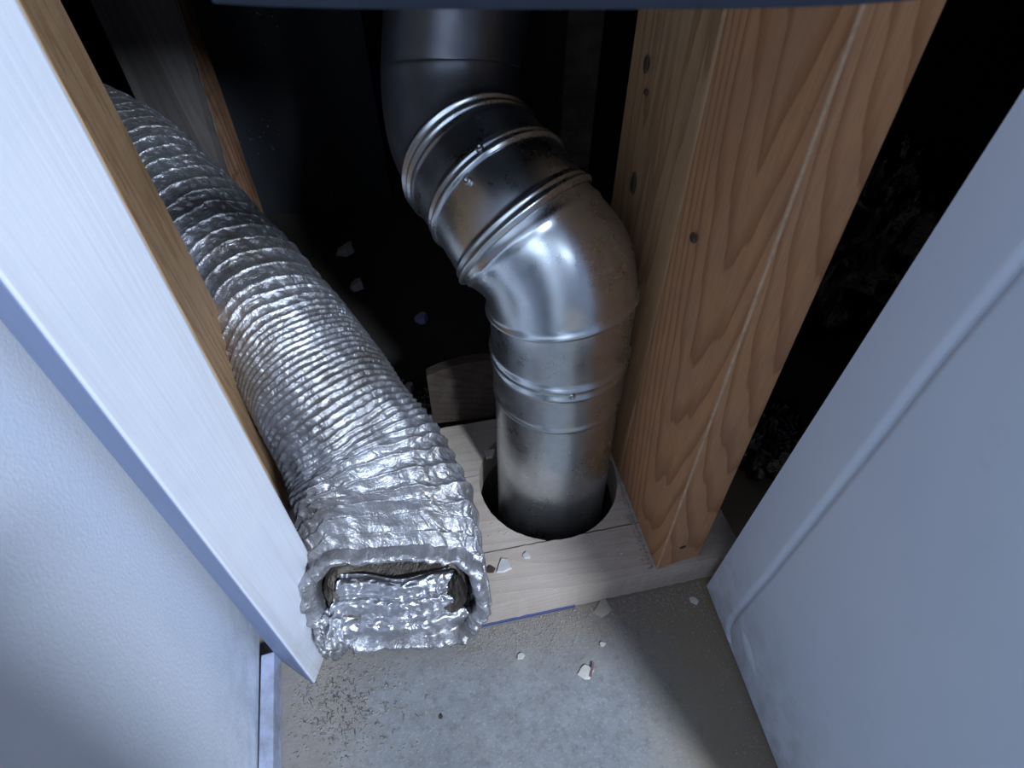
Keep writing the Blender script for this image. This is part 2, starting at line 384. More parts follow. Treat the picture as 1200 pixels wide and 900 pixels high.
# stub plate under the left stud
lp = [l0+ln*.05-(l1-l0).normalized()*.02, l0-ln*.02-(l1-l0).normalized()*.012, l1-ln*.02+(l1-l0).normalized()*.02, l1+ln*.05+(l1-l0).normalized()*.02]
tag(prism('bottom_plate', [Vector((p.x, p.y, 0)) for p in lp], [Vector((p.x, p.y, HZ-.0003)) for p in lp], M['plate'], bev=.001, origin=(l0.x, l0.y, 0)),
    'short plank under the tan stud, in the dark gap left of the duct', 'plank')
ew = Vector((wv_.x, wv_.y, 0)).normalized()
M['worn_lit'] = plain('worn_lit_wood', (.56, .36, .22), .7, 0, 220, .3, .35)  # worn corner; light caught by its bevel is put into the pale colour
prism('worn_lit_edge', [c0-ew*.0003-sd*.0003, c0+ew*.0013-sd*.0003, c0+ew*.001+sd*.001, c0-ew*.0003+sd*.0013],
      [p+(tp1[0]-c0) for p in (c0-ew*.0003-sd*.0003, c0+ew*.0013-sd*.0003, c0+ew*.001+sd*.001, c0-ew*.0003+sd*.0013)], M['worn_lit'], st1, .0004)
# ---- marks on the studs
def spot(root, px, py, r, plane_pt, plane_n, name, mat, sq=1.0, ang=0):
    d = ray(px, py); t = (Vector(plane_pt)-O).dot(plane_n)/d.dot(plane_n); p = O+d*t
    a = Vector((0, 0, 1)); a = (a-plane_n*a.dot(plane_n)).normalized(); b = a.cross(plane_n)
    n_ = plane_n if plane_n.dot(O-p) > 0 else -plane_n
    v = [p+n_*.0003+(-n_)*.004*0]; N = 10
    for i in range(N):
        rr = r*(1+.35*noise.noise(Vector((i*1.7, px*.1, py*.1)))); v.append(p+n_*.0008+a*rr*sq*math.cos(2*PI*i/N)+b*rr*math.sin(2*PI*i/N))
    for i in range(N): v.append(v[1+i]+(v[1+i]-p)*.35-n_*.0012)
    v[0] = p-n_*.0002
    f = [(0, 1+i, 1+(i+1) % N) for i in range(N)]+[(1+i, 1+N+i, 1+N+(i+1) % N, 1+(i+1) % N) for i in range(N)]
    return mesh(name, v, f, mat, root, True)
def plane_of(p, q, r): return (Vector(q)-Vector(p)).cross(Vector(r)-Vector(p)).normalized()
n2 = plane_of(s2[0], s2[3], tp2[0]); n1 = plane_of(s1[0], s1[3], tp1[0]); nf = plane_of(s1[0], s1[1], tp1[0])
for px, py, r, sq in ((742, 216, .0030, 1.9), (757, 75, .0022, 1.8), (757, 108, .0016, 1)):
    spot(st2, px, py, r, s2[0], n2, 'nail_hole', M['rust'], sq)
for px, py, r, sq in ((812, 279, .0022, 1),):
    spot(st1, px, py, r, s1[0], n1, 'nail_hole', M['rust'], sq)
spot(st1, 800, 641, .0022, s1[0], nf, 'nail_hole', M['rust'], .5)

# ================================================================ galvanised pipe with elbow
cen = [Vector(p) for p in ((.0368, .2760, -.16), (.0368, .2850, -.05), (.0366, .2965, .06), (.0364, .3075, .137), (.0356, .3110, .186), (.0340, .3090, .226))]
c3, c2, c1r = Vector((.0085, .3275, .2625)), Vector((-.0085, .3545, .2745)), Vector((-.0285, .3885, .2825))
# control points: centre + plane normal
ctrl = [(cen[0], (0, 0, 1)), (cen[1], (0, 0, 1)), (cen[2], (0, .0, 1)), (cen[3], (0, 0, 1)), (cen[4], (-.015, .01, 1)), (cen[5], (-.17, .11, .97)),
        (Vector((.0275, .3150, .2475)), (-.42, .40, .78)), (c3, (-.60, .56, .55)), (c2, (-.56, .74, .42)), (c1r, (-.44, .85, .28)),
        (Vector((-.0410, .4120, .2960)), (-.30, .72, .62)), (Vector((-.0440, .4340, .3230)), (-.06, .46, .90)), (Vector((-.0370, .4500, .3650)), (.12, .26, .96)), (Vector((.0050, .520, .62)), (.15, .25, .96))]
def cat(p0, p1, p2, p3, t):
    return .5*((2*p1)+(p2-p0)*t+(2*p0-5*p1+4*p2-p3)*t*t+(3*p1-p0-3*p2+p3)*t*t*t)
def sample(u):
    i = min(int(u), len(ctrl)-2); t = u-i
    g = lambda k: ctrl[max(0, min(len(ctrl)-1, k))]
    c = cat(g(i-1)[0], g(i)[0], g(i+1)[0], g(i+2)[0], t)
    n = Vector(g(i)[1]).normalized().lerp(Vector(g(i+1)[1]).normalized(), t).normalized(); return c, n
def sweep(name, u0, u1, rfun, steps, parent, mat, sides=96, thick=0.0):
    v, f = [], []
    us = [u0+(u1-u0)*i/steps for i in range(steps+1)]
    for u in us:
        c, n = sample(u); a = Vector((1, 0, 0)); a = (a-n*a.dot(n)).normalized(); b = n.cross(a); r = rfun(u)
        for k in range(sides):
            an = 2*PI*k/sides; v.append(c+a*r*math.cos(an)+b*r*math.sin(an))
    for i in range(steps):
        for k in range(sides):
            j = (k+1) % sides; f.append((i*sides+k, i*sides+j, (i+1)*sides+j, (i+1)*sides+k))
    o = mesh(name, v, f, mat, parent, True)
    m = o.modifiers.new('sheet', 'SOLIDIFY'); m.thickness = .0008; m.offset = -1
    return o
pipe = empty('steel_vent_pipe', (.0366, .300, 0), 'shiny galvanised steel vent pipe bending back out of the round hole', 'pipe')
def lens(u):   # metres per unit u near u
    return max((sample(min(u+.05, 12.99))[0]-sample(max(u-.05, 0))[0]).length/.1, 1e-4)
def bead(u, u0, amp, wid): d = (u-u0)*lens(u0); return amp*math.exp(-(d/wid)**2)
R0 = .0505
sweep('lower_pipe', 0, 4.0, lambda u: R0-.0006 + bead(u, 3.02, .0013, .0016)*0, 60, pipe, M['galv'])
sweep('collar', 3.0, 4.98, lambda u: R0+.0006+bead(u, 3.04, .0007, .002)+bead(u, 3.86, .0022, .0021)+bead(u, 3.66, .0016, .0018), 90, pipe, M['galv'])
sweep('elbow_gore', 4.90, 6.99, lambda u: R0+.0009+bead(u, 4.97, .0024, .0021)+bead(u, 6.74, .0010, .0022), 90, pipe, M['galv'])
sweep('elbow_gore', 6.92, 7.96, lambda u: R0+.0012+bead(u, 7.0, .0032, .0018)+bead(u, 7.13, .0018, .0015), 60, pipe, M['galv'])
sweep('elbow_gore', 7.94, 9.08, lambda u: R0+.0010+bead(u, 8.0, .0026, .0017)+bead(u, 8.13, .0016, .0015)+bead(u, 8.95, .0026, .0017)+bead(u, 8.80, .0022, .0016)+bead(u, 8.69, .0007, .0014), 70, pipe, M['galv'])
sweep('upper_pipe', 8.9, 12.99, lambda u: R0-.001, 90, pipe, M['galv_shaded'])
def screw(px, py, r=.0028):
    d = ray(px, py).normalized(); best = None
    for k in range(0, 400):                       # march to the pipe surface
        p = O+d*(.20+k*.001)
        for i in range(30, 95):
            c, n = sample(i*.1)
            if abs((p-c).dot(n)) < .006 and (p-c).length < R0+.002: best = (p, c, n); break
        if best: break
    if not best: return
    p, c, n = best; rad = (p-c); rad = (rad-n*rad.dot(n)).normalized(); p = c+n*(p-c).dot(n)+rad*(R0+.0012)
    t = n; b = rad.cross(t); v, f = [], []; N = 12
    prof = [(r, 0), (r, .0012), (r*.75, .0020), (r*.35, .0021), (r*.3, .0012)]
    for rr, h in prof:
        for i in range(N): a = 2*PI*i/N; v.append(p+rad*h+t*rr*math.cos(a)+b*rr*math.sin(a))
    for j in range(len(prof)-1):
        for i in range(N): k = (i+1) % N; f.append((j*N+i, j*N+k, (j+1)*N+k, (j+1)*N+i))
    f.append(tuple(range((len(prof)-1)*N, len(prof)*N)))
    mesh('screw', v, f, M['screw'], pipe, True)
for q_ in ((548, 212), (562, 174), (670, 464)): screw(*q_, r=.0026)

# ================================================================ foil flexible duct
duct = empty('foil_duct', (-.09, .19, 0), 'crumpled silver foil flexible duct lying open-ended on the floor', 'duct')
# stations: pixel of the centre, height, half width, half height, tilt of section (direction the opening looks)
ST = [((465, 698), .073, .0635, .0440), ((461, 655), .086, .0625, .0470), ((454, 606), .101, .0620, .0500), ((434, 548), .118, .0560, .0520), ((401, 494), .137, .0530, .0510), ((366, 438), .151, .0520, .0510),
      ((324, 380), .163, .0520, .0510), ((277, 320), .174, .0515, .0510), ((224, 256), .190, .0510, .0510), ((165, 190), .205, .0505, .0505), ((100, 150), .205, .0500, .0500), ((20, 130), .18, .0500, .0500)]
SC = [at(p[0], p[1], z) for p, z, a, b in ST]
NS = len(ST)
mouth_n = Vector((.04, -.90, .42)).normalized()
def dsample(u):
    i = min(int(u), NS-2); t = u-i; g = lambda k: SC[max(0, min(NS-1, k))]
    c = cat(g(i-1), g(i), g(i+1), g(i+2), t)
    e_ = .02; i2 = min(int(min(u+e_, NS-1.001)), NS-2); 
    c2_ = cat(g(i2-1), g(i2), g(i2+1), g(i2+2), min(u+e_, NS-1.001)-i2)
    tn = (c-c2_)
    tn = tn.normalized() if tn.length > 1e-7 else Vector((0, -1, 0))
    k = max(0, 1-u/3.6); k = k*k*(3-2*k); tn = (tn*(1-k)+mouth_n*k).normalized()
    A_ = ST[i][2]*(1-t)+ST[i+1][2]*t; B_ = ST[i][3]*(1-t)+ST[i+1][3]*t
    side = Vector((0, 0, 1)).cross(tn).normalized(); upd = tn.cross(side).normalized()
    if upd.z < 0: upd = -upd; side = -side
    return c, tn, side, upd, A_, B_
# arc length
uu = np.linspace(0, NS-1.01, 400); cs = [dsample(u)[0] for u in uu]; L = [0]
for i in range(1, len(cs)): L.append(L[-1]+(cs[i]-cs[i-1]).length)
def pitch(l):                                   # wire spacing along the duct
    if l < .07: return .0135
    if l < .11: return .0135+(l-.07)/.04*(-.0088)
    if l < .20: return .0047
    if l < .26: return .0047+(l-.20)/.06*.0143
    return .019
NR, NA = 1250, 200
Ls = np.linspace(0, L[-1], NR); print('L at stations', [round(float(np.interp(k, uu, L)), 3) for k in range(NS)]); phs = [0.0]
for i in range(1, NR): phs.append(phs[-1]+(Ls[i]-Ls[i-1])/pitch(Ls[i]))
us_ = np.interp(Ls, L, uu)
v, f = [], []
for i in range(NR):
    u = us_[i]; l = Ls[i]; c, tn, sd_, up_, a_, b_ = dsample(u); pt = pitch(l)
    cr = 1.0 if l < .10 else max(.45, 1-(l-.10)/.05*.55) if l < .24 else min(1.1, .45+(l-.24)/.05*.65)
    flat = max(0, 1-l/.12)
    ex = 2+1.3*flat
    for k in range(NA):
        an = 2*PI*k/NA; ca, sa = math.cos(an), math.sin(an)
        x = math.copysign(abs(ca)**(2/ex), ca)*a_; y = math.copysign(abs(sa)**(2/ex), sa)*b_
        wob = 1.1*noise.noise(Vector((ca*1.3, sa*1.3, l*14)))*(1.0 if l < .24 else .3)
        ph = phs[i]+an/(2*PI)+wob*.55
        fr = ph-math.floor(ph); d = min(fr, 1-fr)*pt       # distance from wire
        amp = min(.0020, pt*.19)
        ridge = math.exp(-(d/.0008)**2)*.0011 + amp*(abs(1-2*min(fr, 1-fr))**1.6-.5)
        q3 = Vector((ca*a_*1.0, sa*b_, l))
        # creases run obliquely between the wires
        n_1 = noise.noise(Vector((an*9.0, math.floor(ph)*3.3+fr*1.3, l*20)))
        n_2 = noise.noise(Vector((ca*9+l*60, sa*9-l*40, l*110)))
        n_3 = noise.noise(Vector((ca*3.1, sa*3.1, l*26)))
        mid = math.sin(PI*fr)
        dr_ = ridge + mid*(abs(n_1)*-.0036+.0008)*min(1, pt/.012) + (abs(n_2)-.2)*-.0020*cr*mid + n_3*.0052*cr*(1 if l < .12 else .35)
        p = c+sd_*x+up_*y; rad = (sd_*x+up_*y).normalized(); p = p+rad*dr_+tn*(n_2*.0016*cr)
        if p.z < .003: p.z = .003+.2*abs(n_2)*.004
        v.append(p)
for i in range(NR-1):
    for k in range(NA):
        j = (k+1) % NA; f.append((i*NA+k, i*NA+j, (i+1)*NA+j, (i+1)*NA+k))
body = mesh('duct_wall', v, f, M['foil'], duct, True)
first = [v[k].copy() for k in range(NA)]
# rolled cuff at the mouth, and the dirty lining inside, darkened for the shade of the mouth
c, tn, sd_, up_, a_, b_ = dsample(0)
cv, cf = [], []
prof = [(0, 1.0), (.003, 1.012), (.007, 1.008), (.0105, .985), (.0115, .95), (.0105, .91), (.007, .875), (.001, .85), (-.008, .83)]
for j, (ax_, sc_) in enumerate(prof):
    for k in range(NA):
        an = 2*PI*k/NA; q0 = first[k]-c; ca, sa = math.cos(an), math.sin(an)
        nn = (noise.noise(Vector((ca*5, sa*5, j*.30)))+.5*noise.noise(Vector((ca*14, sa*14, j*.6))))*min(1, j/2)
        p = c+q0*(sc_+.030*nn)+tn*(ax_*(1.25 if sa > 0 else .7)+.0028*nn)
        if p.z < .002: p.z = .002
        cv.append(p)
for j in range(len(prof)-1):
    for k in range(NA):
        m_ = (k+1) % NA; cf.append((j*NA+k, j*NA+m_, (j+1)*NA+m_, (j+1)*NA+k))
mesh('cuff', cv, cf, M['foil'], duct, True)
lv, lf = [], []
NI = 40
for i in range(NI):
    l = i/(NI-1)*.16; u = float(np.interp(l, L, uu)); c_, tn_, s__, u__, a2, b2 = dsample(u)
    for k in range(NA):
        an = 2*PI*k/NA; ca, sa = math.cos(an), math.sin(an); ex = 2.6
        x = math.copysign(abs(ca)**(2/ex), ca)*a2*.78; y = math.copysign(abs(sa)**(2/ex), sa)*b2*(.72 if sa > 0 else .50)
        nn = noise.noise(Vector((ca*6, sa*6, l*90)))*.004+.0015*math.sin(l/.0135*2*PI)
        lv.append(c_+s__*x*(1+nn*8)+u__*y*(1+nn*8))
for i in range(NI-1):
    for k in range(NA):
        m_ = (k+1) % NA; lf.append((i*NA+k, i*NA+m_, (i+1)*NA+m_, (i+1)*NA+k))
mesh('inner_lining', lv, lf, M['foil_dirty_shaded'], duct, True)
# the lower inner wall, pushed up and folded in bands inside the mouth
rows = [([(384, 768), (415, 757), (460, 757), (510, 750), (552, 738)], 0.025),
        ([(384, 758), (418, 750), (462, 750), (512, 742), (553, 728)], 0.041),
        ([(386, 738), (420, 731), (462, 733), (508, 728), (548, 714)], 0.052),
        ([(389, 716), (420, 710), (462, 714), (506, 708), (532, 702)], 0.060),
        ([(393, 698), (424, 695), (465, 700), (502, 694), (524, 688)], 0.066),
        ([(398, 680), (428, 677), (468, 683), (502, 675), (534, 668)], 0.070),
        ([(400, 672), (430, 672), (468, 678), (502, 671), (534, 662)], 0.067),
        ([(402, 668), (430, 670), (468, 675), (502, 669), (534, 660)], 0.043)]
gp = [[at(x, y, z) for x, y in r] for r, z in rows]
def rowpt(r, s): 
    t = s*(len(r)-1); i = min(int(t), len(r)-2); g = lambda k: r[max(0, min(len(r)-1, k))]
    return cat(g(i-1), g(i), g(i+1), g(i+2), t-i)
NU, NV = 130, 110; tv, tf = [], []
for i in range(NV+1):
    t = i/NV*(len(gp)-1); ii = min(int(t), len(gp)-2)
    for k in range(NU+1):
        s_ = k/NU; g = lambda q: rowpt(gp[max(0, min(len(gp)-1, q))], s_)
        p = cat(g(ii-1), g(ii), g(ii+1), g(ii+2), t-ii)
        bt = t-1 + .25*noise.noise(Vector((s_*3, 0, 5))); fr = (bt/1.5) % 1.0
        pil = (abs(math.sin(PI*fr))**.6)*.0075+.0020*math.exp(-(min(fr, 1-fr)/.05)**2)
        n_2 = noise.noise(Vector((s_*13, t*2.4, 1)))+.25*noise.noise(Vector((s_*28, t*5, 2)))
        p = p+Vector((0, -.45, .9))*(pil-.002-abs(n_2)*.0024)+Vector((n_2*.0015, 0, 0))
        if p.z < .0025: p.z = .0025
        tv.append(p)
for i in range(NV):
    for k in range(NU): q = i*(NU+1)+k; tf.append((q, q+1, q+NU+2, q+NU+1))
mesh('folded_lining', tv, tf, M['foil_in'], duct, True)

# loose strips of foil hanging at the lip
for (px, py, dx, dy, w_) in ((424, 753, 3, 12, .0016), (433, 752, -4, 10, .0012), (447, 752, 5, 9, .0014), (415, 757, 1, 12, .0012), (502, 746, 7, 16, .004), (516, 744, 6, 12, .003)):
    a = at(px, py, .007); b = at(px+dx, py+dy, .0012); m_ = (a+b)/2+Vector((0, 0, .003)); wx = Vector((w_, 0, 0))
    mesh('foil_shred', [a-wx, a+wx, m_-wx*.8+Vector((.001, 0, 0)), m_+wx*.7, b-wx*.2, b+wx*.3], [(0, 1, 3, 2), (2, 3, 5, 4)], M['foil'], duct)
# crumpled lobe folded down at the lower left corner
def blob(name, ctr, rx, ry, rz, amp, freq, mat, parent=None, nu=72, nv=44, rot=0, sq=1.0, seed=0, origin=None):
    v, f = [], []
    R = Matrix.Rotation(rot, 3, 'Z')
    for i in range(nv+1):
        th_ = PI*i/nv
        for k in range(nu):
            an = 2*PI*k/nu; d = Vector((math.sin(th_)*math.cos(an), math.sin(th_)*math.sin(an), math.cos(th_)))
            n_ = noise.noise(d*freq+Vector((seed, 0, 0))); n_b = noise.noise(d*freq*2.7+Vector((seed, 5, 0)))
            s_ = 1-amp*abs(n_)*1.6-amp*.6*abs(n_b)
            q = R @ Vector((d.x*rx*s_, d.y*ry*s_, d.z*rz*s_)); v.append(Vector(ctr)+q)
    for i in range(nv):
        for k in range(nu): j = (k+1) % nu; f.append((i*nu+k, i*nu+j, (i+1)*nu+j, (i+1)*nu+k))
    return mesh(name, v, f, mat, parent, True, origin)
blob('folded_corner', at(392, 738, .044), .0150, .0215, .022, .35, 2.2, M['foil'], duct, rot=.15)

# ================================================================ right door (hollow moulded panel)
d0 = Vector(at(828, 687, .006)); d1_ = Vector(at(912, 900, .006)); dd = (d1_-d0).normalized(); DW = .215
dt0 = rise(d0, 1200, 104, .9); vv_ = (dt0-d0)/(.9-.006)                    # lean per metre
dn_ = dd.cross(vv_).normalized(); dn_ = dn_ if dn_.x < 0 else -dn_
def onface(px, py):
    d = ray(px, py); t = (d0-O).dot(dn_)/d.dot(dn_); p = O+d*t-d0
    vz = p.z; r = p-vv_*vz; return r.dot(dd), vz
gpts = [onface(*p) for p in ((1200, 302), (1110, 407), (1035, 505), (952, 610), (900, 675), (868, 713), (857, 727), (853.5, 738), (855, 752), (859, 768))]
s_top, z_top = gpts[0]; slope = (gpts[0][0]-gpts[3][0])/(gpts[0][1]-gpts[3][1])
gpts = [(s_top+slope*(.9-z_top), .9)]+gpts
print('groove', [(round(a, 3), round(b, 3)) for a, b in gpts])
def dseg(p, a, b):
    ax, ay = a; bx, by = b; px, py = p; dx, dy = bx-ax, by-ay; t = max(0, min(1, ((px-ax)*dx+(py-ay)*dy)/(dx*dx+dy*dy+1e-12)))
    return math.hypot(px-ax-t*dx, py-ay-t*dy)
def gridvals(lo, hi, fine_lo, fine_hi, fs, cs_):
    o, x = [], lo
    while x < hi-1e-6: o.append(x); x += fs if fine_lo <= x < fine_hi else cs_
    o.append(hi); return o
sx = gridvals(0, DW, 0, .075, .0011, .012); sz = gridvals(0, .894, 0, .10, .0013, .02)
v, f = [], []
for z in sz:
    for x in sx:
        d = min(dseg((x, z), gpts[i], gpts[i+1]) for i in range(len(gpts)-1))
        dep_ = -.0030*math.exp(-(d/.0020)**2)
        v.append(d0+dd*x+vv_*z+dn_*dep_)
nx_ = len(sx)
for i in range(len(sz)-1):
    for k in range(nx_-1): q = i*nx_+k; f.append((q, q+1, q+nx_+1, q+nx_))
door = empty('door_1', d0, 'pale blue-grey hollow door leaf with a moulded groove, standing open at the right', None, kind='structure')
fo = mesh('face_skin', v, f, M['door'], door, True)
bo = -dn_*.0005; bi = -dn_*.030
e0, e1 = d0+dd*.0, d0+dd*DW
prism('slab', [e0+bo*6, e1+bo*6, e1+bi, e0+bi], [e0+bo*6+vv_*.894, e1+bo*6+vv_*.894, e1+bi+vv_*.894, e0+bi+vv_*.894], M['door'], door, .0008)
# edge strips closing skin to slab
for (p, q) in ((d0, d0+vv_*.894), (e1, e1+vv_*.894)):
    mesh('edge_lip', [p, q, q+bo*8, p+bo*8], [(0, 1, 2, 3)], M['door'], door)
mesh('edge_lip', [d0, e1, e1+bo*8, d0+bo*8], [(0, 1, 2, 3)], M['door'], door)
# lens-shaped blister near the lower corner
bc = [onface(*p) for p in ((868, 733), (886, 794), (870, 765), (884, 765))]
(ax0, az0), (ax1, az1) = bc[0], bc[1]; v, f = [], []; N = 24
for j in range(5):
    for i in range(N+1):
        t = i/N; wd = math.sin(PI*t)*.0062; k = (j-2)/2
        x = ax0+(ax1-ax0)*t; z = az0+(az1-az0)*t; tx, tz = ax1-ax0, az1-az0; l_ = math.hypot(tx, tz)
        p = d0+dd*(x-tz/l_*wd*k)+vv_*(z+tx/l_*wd*k)+dn_*(.0001+.0016*(1-k*k)*math.sin(PI*t)); v.append(p)
for j in range(4):
    for i in range(N): q = j*(N+1)+i; f.append((q, q+1, q+N+2, q+N+1))
mesh('blister', v, f, M['dent'], door, True)

# ================================================================ rail across the top, close to the camera
rv, rf = [], []; NRR = 40
for i in range(NRR+1):
    px = 250+(1075-250)*i/NRR; k = (px-640)/400; py = 11-9*max(0, abs(k))**4*.9
    d = ray(px, py); t = .145/d.y; p = O+d*t
    for (yy, zz) in ((0, 0), (.012, .0015), (.012, .03), (0, .03)): rv.append(Vector((p.x, p.y+yy, p.z+zz)))
for i in range(NRR):
    for k in range(4): rf.append((i*4+k, i*4+(k+1) % 4, (i+1)*4+(k+1) % 4, (i+1)*4+k))
rf += [(0, 1, 2, 3), (NRR*4, NRR*4+3, NRR*4+2, NRR*4+1)]
tag(mesh('trim_2', rv, rf, M['header'], None, True, origin=rv[0]), 'dark blue rail across the top edge, close to the camera', None, kind='structure')

# ================================================================ things in the dark cavity
# rough-edged board standing behind the duct
q0, q1 = dist(165, 140, .78), dist(283, 246, .72)
b0 = Vector((q0.x, q0.y, 0)); b1 = Vector((q1.x, q1.y, 0))
def foot(px, py, y):                         # ground point under the ray at depth y
    d = ray(px, py); p = O+d*(y/d.y); return Vector((p.x, p.y, 0)), p
(fa, pa), (fb, pb_) = foot(165, 130, .72), foot(282, 246, .69)
n_ = (fb-fa).normalized(); bk2 = Vector((-n_.y, n_.x, 0))*.003
ra = rise(pa, 105, 0, .75); la = pa+(pa-ra)*(pa.z/(ra.z-pa.z))
rb = rise(pb_, 207, 0, .75); lb = pb_+(pb_-rb)*(pb_.z/(rb.z-pb_.z))
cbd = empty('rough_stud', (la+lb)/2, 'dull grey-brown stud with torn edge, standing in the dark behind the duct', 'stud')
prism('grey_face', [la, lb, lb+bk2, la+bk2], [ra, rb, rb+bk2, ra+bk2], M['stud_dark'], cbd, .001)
ev, ef = [], []; NE = 60
(fe, pe) = foot(303, 255, .715); re_ = rise(pe, 212, 0, .75); le = pe+(pe-re_)*(pe.z/(re_.z-pe.z))
for i in range(NE+1):
    t = i/NE; a = lb.lerp(rb, t)+Vector((.004*noise.noise(Vector((0, 0, i*.45)))+.002*noise.noise(Vector((0, 3, i*1.7))), -.0015, 0)); b = le.lerp(re_, t)
    ev += [a, b, b+Vector((0, .02, 0)), a+Vector((0, .02, 0))]
for i in range(NE):
    for k in range(4): ef.append((i*4+k, i*4+(k+1) % 4, (i+1)*4+(k+1) % 4, (i+1)*4+k))
ef += [(0, 1, 2, 3), (NE*4+3, NE*4+2, NE*4+1, NE*4)]
mesh('torn_edge', ev, ef, M['stud_raw'], cbd)
# black sheeting hanging in the cavity
def sheet(x0, y0, x1, y1, z1, mat, name, label):
    v, f = [], []; a, b = 24, 20
    for j in range(b+1):
        for i in range(a+1):
            t, s_ = i/a, j/b; v.append(Vector((x0+(x1-x0)*t, y0+(y1-y0)*t+.008*math.sin(t*9+s_*2), z1*s_)))
    n_v = len(v); v += [p+Vector((0, .003, 0)) for p in v]
    for j in range(b):
        for i in range(a):
            q = j*(a+1)+i; f += [(q, q+1, q+a+2, q+a+1), (n_v+q+a+1, n_v+q+a+2, n_v+q+1, n_v+q)]
    return tag(mesh(name, v, f, mat, None, True, origin=(x0, y0, 0)), label, 'sheet')
def speck():
    s = NT('black_sheet_specks'); ob = s.tc.outputs['Object']
    n_ = s.noise(ob, 190, 2, .5); nb = s.noise(ob, 9, 3, .6)
    k = s.math('MULTIPLY', s.ramp(n_, [(.70, 0), (.76, 1)]), s.ramp(nb, [(.45, 0), (.65, 1)]))
    return s.out(s.mix(k, (.016, .017, .021), (.35, .36, .42)), .55, 0.0, s.bump(nb, .3, .004))
M['sheet'] = speck()
sheet(-.42, .80, -.20, .86, .9, M['sheet'], 'black_sheet', 'black sheet with faint pale specks, hanging in the dark behind the duct')
sheet(-.17, .88, .12, .90, .9, M['sheet'], 'black_sheet', 'black sheet in the dark directly behind the steel pipe')
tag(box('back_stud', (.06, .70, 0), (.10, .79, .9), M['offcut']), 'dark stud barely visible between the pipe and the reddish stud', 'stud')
# arched offcut leaning on the back plank
a0, a1 = at(508, 497, HZ), at(590, 487, HZ); ad = (a1-a0).normalized(); W_ = (a1-a0).length+.004; an_ = Vector((-ad.y, ad.x, 0)); N = 22
def arch(t): return .058+.012*math.sin(PI*min(1, max(0, t*.75+.02)))**.8
pts = [(0, 0)]+[(i/N*W_, arch(i/N)) for i in range(N+1)]+[(W_, 0)]
lean = Vector((0, .0, 0))
fr_ = [a0+ad*x+Vector((0, 0, z))+an_*z*.12 for x, z in pts]; bk_ = [p+an_*.011 for p in fr_]
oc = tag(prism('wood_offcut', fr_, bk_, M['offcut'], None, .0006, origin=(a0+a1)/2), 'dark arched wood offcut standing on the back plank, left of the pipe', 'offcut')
# bits of paper and rubble deeper in the cavity
def flake(name, p, r, mat, label, cat_, h=.002, seed=0, group=None, tilt=0.0):
    n = 7; rnd = random.Random(seed); ang = sorted(rnd.uniform(0, 2*PI) for _ in range(n)); ang = [2*PI*i/n+rnd.uniform(-.3, .3) for i in range(n)]
    rr = [r*rnd.uniform(.6, 1.1) for _ in ang]
    lo = [Vector((p.x+a*math.cos(t), p.y+a*math.sin(t), p.z)) for a, t in zip(rr, ang)]
    hi = [Vector((p.x+a*.85*math.cos(t), p.y+a*.85*math.sin(t), p.z+h*(1+tilt*math.cos(t)))) for a, t in zip(rr, ang)]
    return tag(prism(name, lo, hi, mat, None, 0, origin=p), label, cat_, group)
flake('paper_scrap', at(406, 297, .0), .014, M['paper'], 'pale paper scrap in the dark beside the duct, furthest back', 'paper', .012, 1, tilt=.5)
flake('paper_scrap', at(418, 338, .0), .0105, M['paper'], 'rounded white scrap on the dark cavity floor, right of the duct', 'paper', .010, 2, tilt=.4)
flake('paper_scrap', at(494, 375, .0), .0095, M['bluepaper'], 'small lilac scrap on the dark cavity floor, left of the pipe', 'paper', .008, 3, tilt=.4)
flake('rubble_piece', at(481, 457, .0), .006, M['chip'], 'small grey rubble lump beside the right side of the duct', 'rubble', .008, 4)
flake('rubble_piece', at(498, 492, HZ), .004, M['chip'], 'tiny pale rubble bit at the left foot of the arched offcut', 'rubble', .005, 5)
# crumpled black plastic on the right
blob('plastic_bag', Vector((.237, .325, .046)), .038, .042, .046, .42, 2.4, M['bag'], None, seed=3, origin=(.237, .325, 0))
tag(bpy.data.objects['plastic_bag'], 'crumpled shiny black plastic bag between the reddish stud and the door', 'bag')
blob('plastic_bag', Vector((.36, .52, .13)), .075, .08, .13, .38, 2.1, M['bag'], None, seed=8, origin=(.36, .52, 0))
tag(bpy.data.objects['plastic_bag.001'], 'taller black plastic bundle further back, its folds glinting beside the stud', 'bag')
# ================================================================ chips and dust on the plank and floor
fl = [((610, 769), 0, .0035, 'chip', 'small cream chip on the concrete in front of the plank'),
      ((686, 786), 0, .0065, 'chip', 'largest pale chip lying on the concrete, red along one side'),
      ((706, 713), 0, .0085, 'dust', 'flat grey flake on the concrete just in front of the plank edge'),
      ((813, 704), 0, .0042, 'chip', 'rounded pale flake near the lower corner of the door'),
      ((706, 755), 0, .0025, 'chip', 'tiny crooked splinter on the brown part of the concrete'),
      ((575, 668), HZ, .0042, 'rust', 'small dark chip on the front plank beside the duct'),
      ((590, 664), HZ, .0072, 'paper', 'thin pale shaving on the front plank beside the duct'),
      ((617, 651), HZ, .0035, 'paper', 'little pale curl on the front plank below the pipe hole'),
      ((574, 532), HZ, .0065, 'chip', 'pale shaving at the left rim of the pipe hole'),
      ((729, 565), HZ, .0060, 'dust', 'pile of grey crumbs between the pipe and the reddish stud'),
      ((517, 840), 0, .0016, 'rust', 'small dark pebble on the blue-grey concrete, left of centre')]
for k, ((px, py), z, r, mt, lb_) in enumerate(fl):
    flake('chip', at(px, py, z+.0002), r, M[mt], lb_, 'chip', .0014 if r < .007 else .0018, 20+k, tilt=.3)
rp = at(690, 784, .0005)
rr_ = at(693, 778, .0005)
bpy.data.objects['chip.001'].name = 'chip_red_side'
o = bpy.data.objects['chip_red_side']
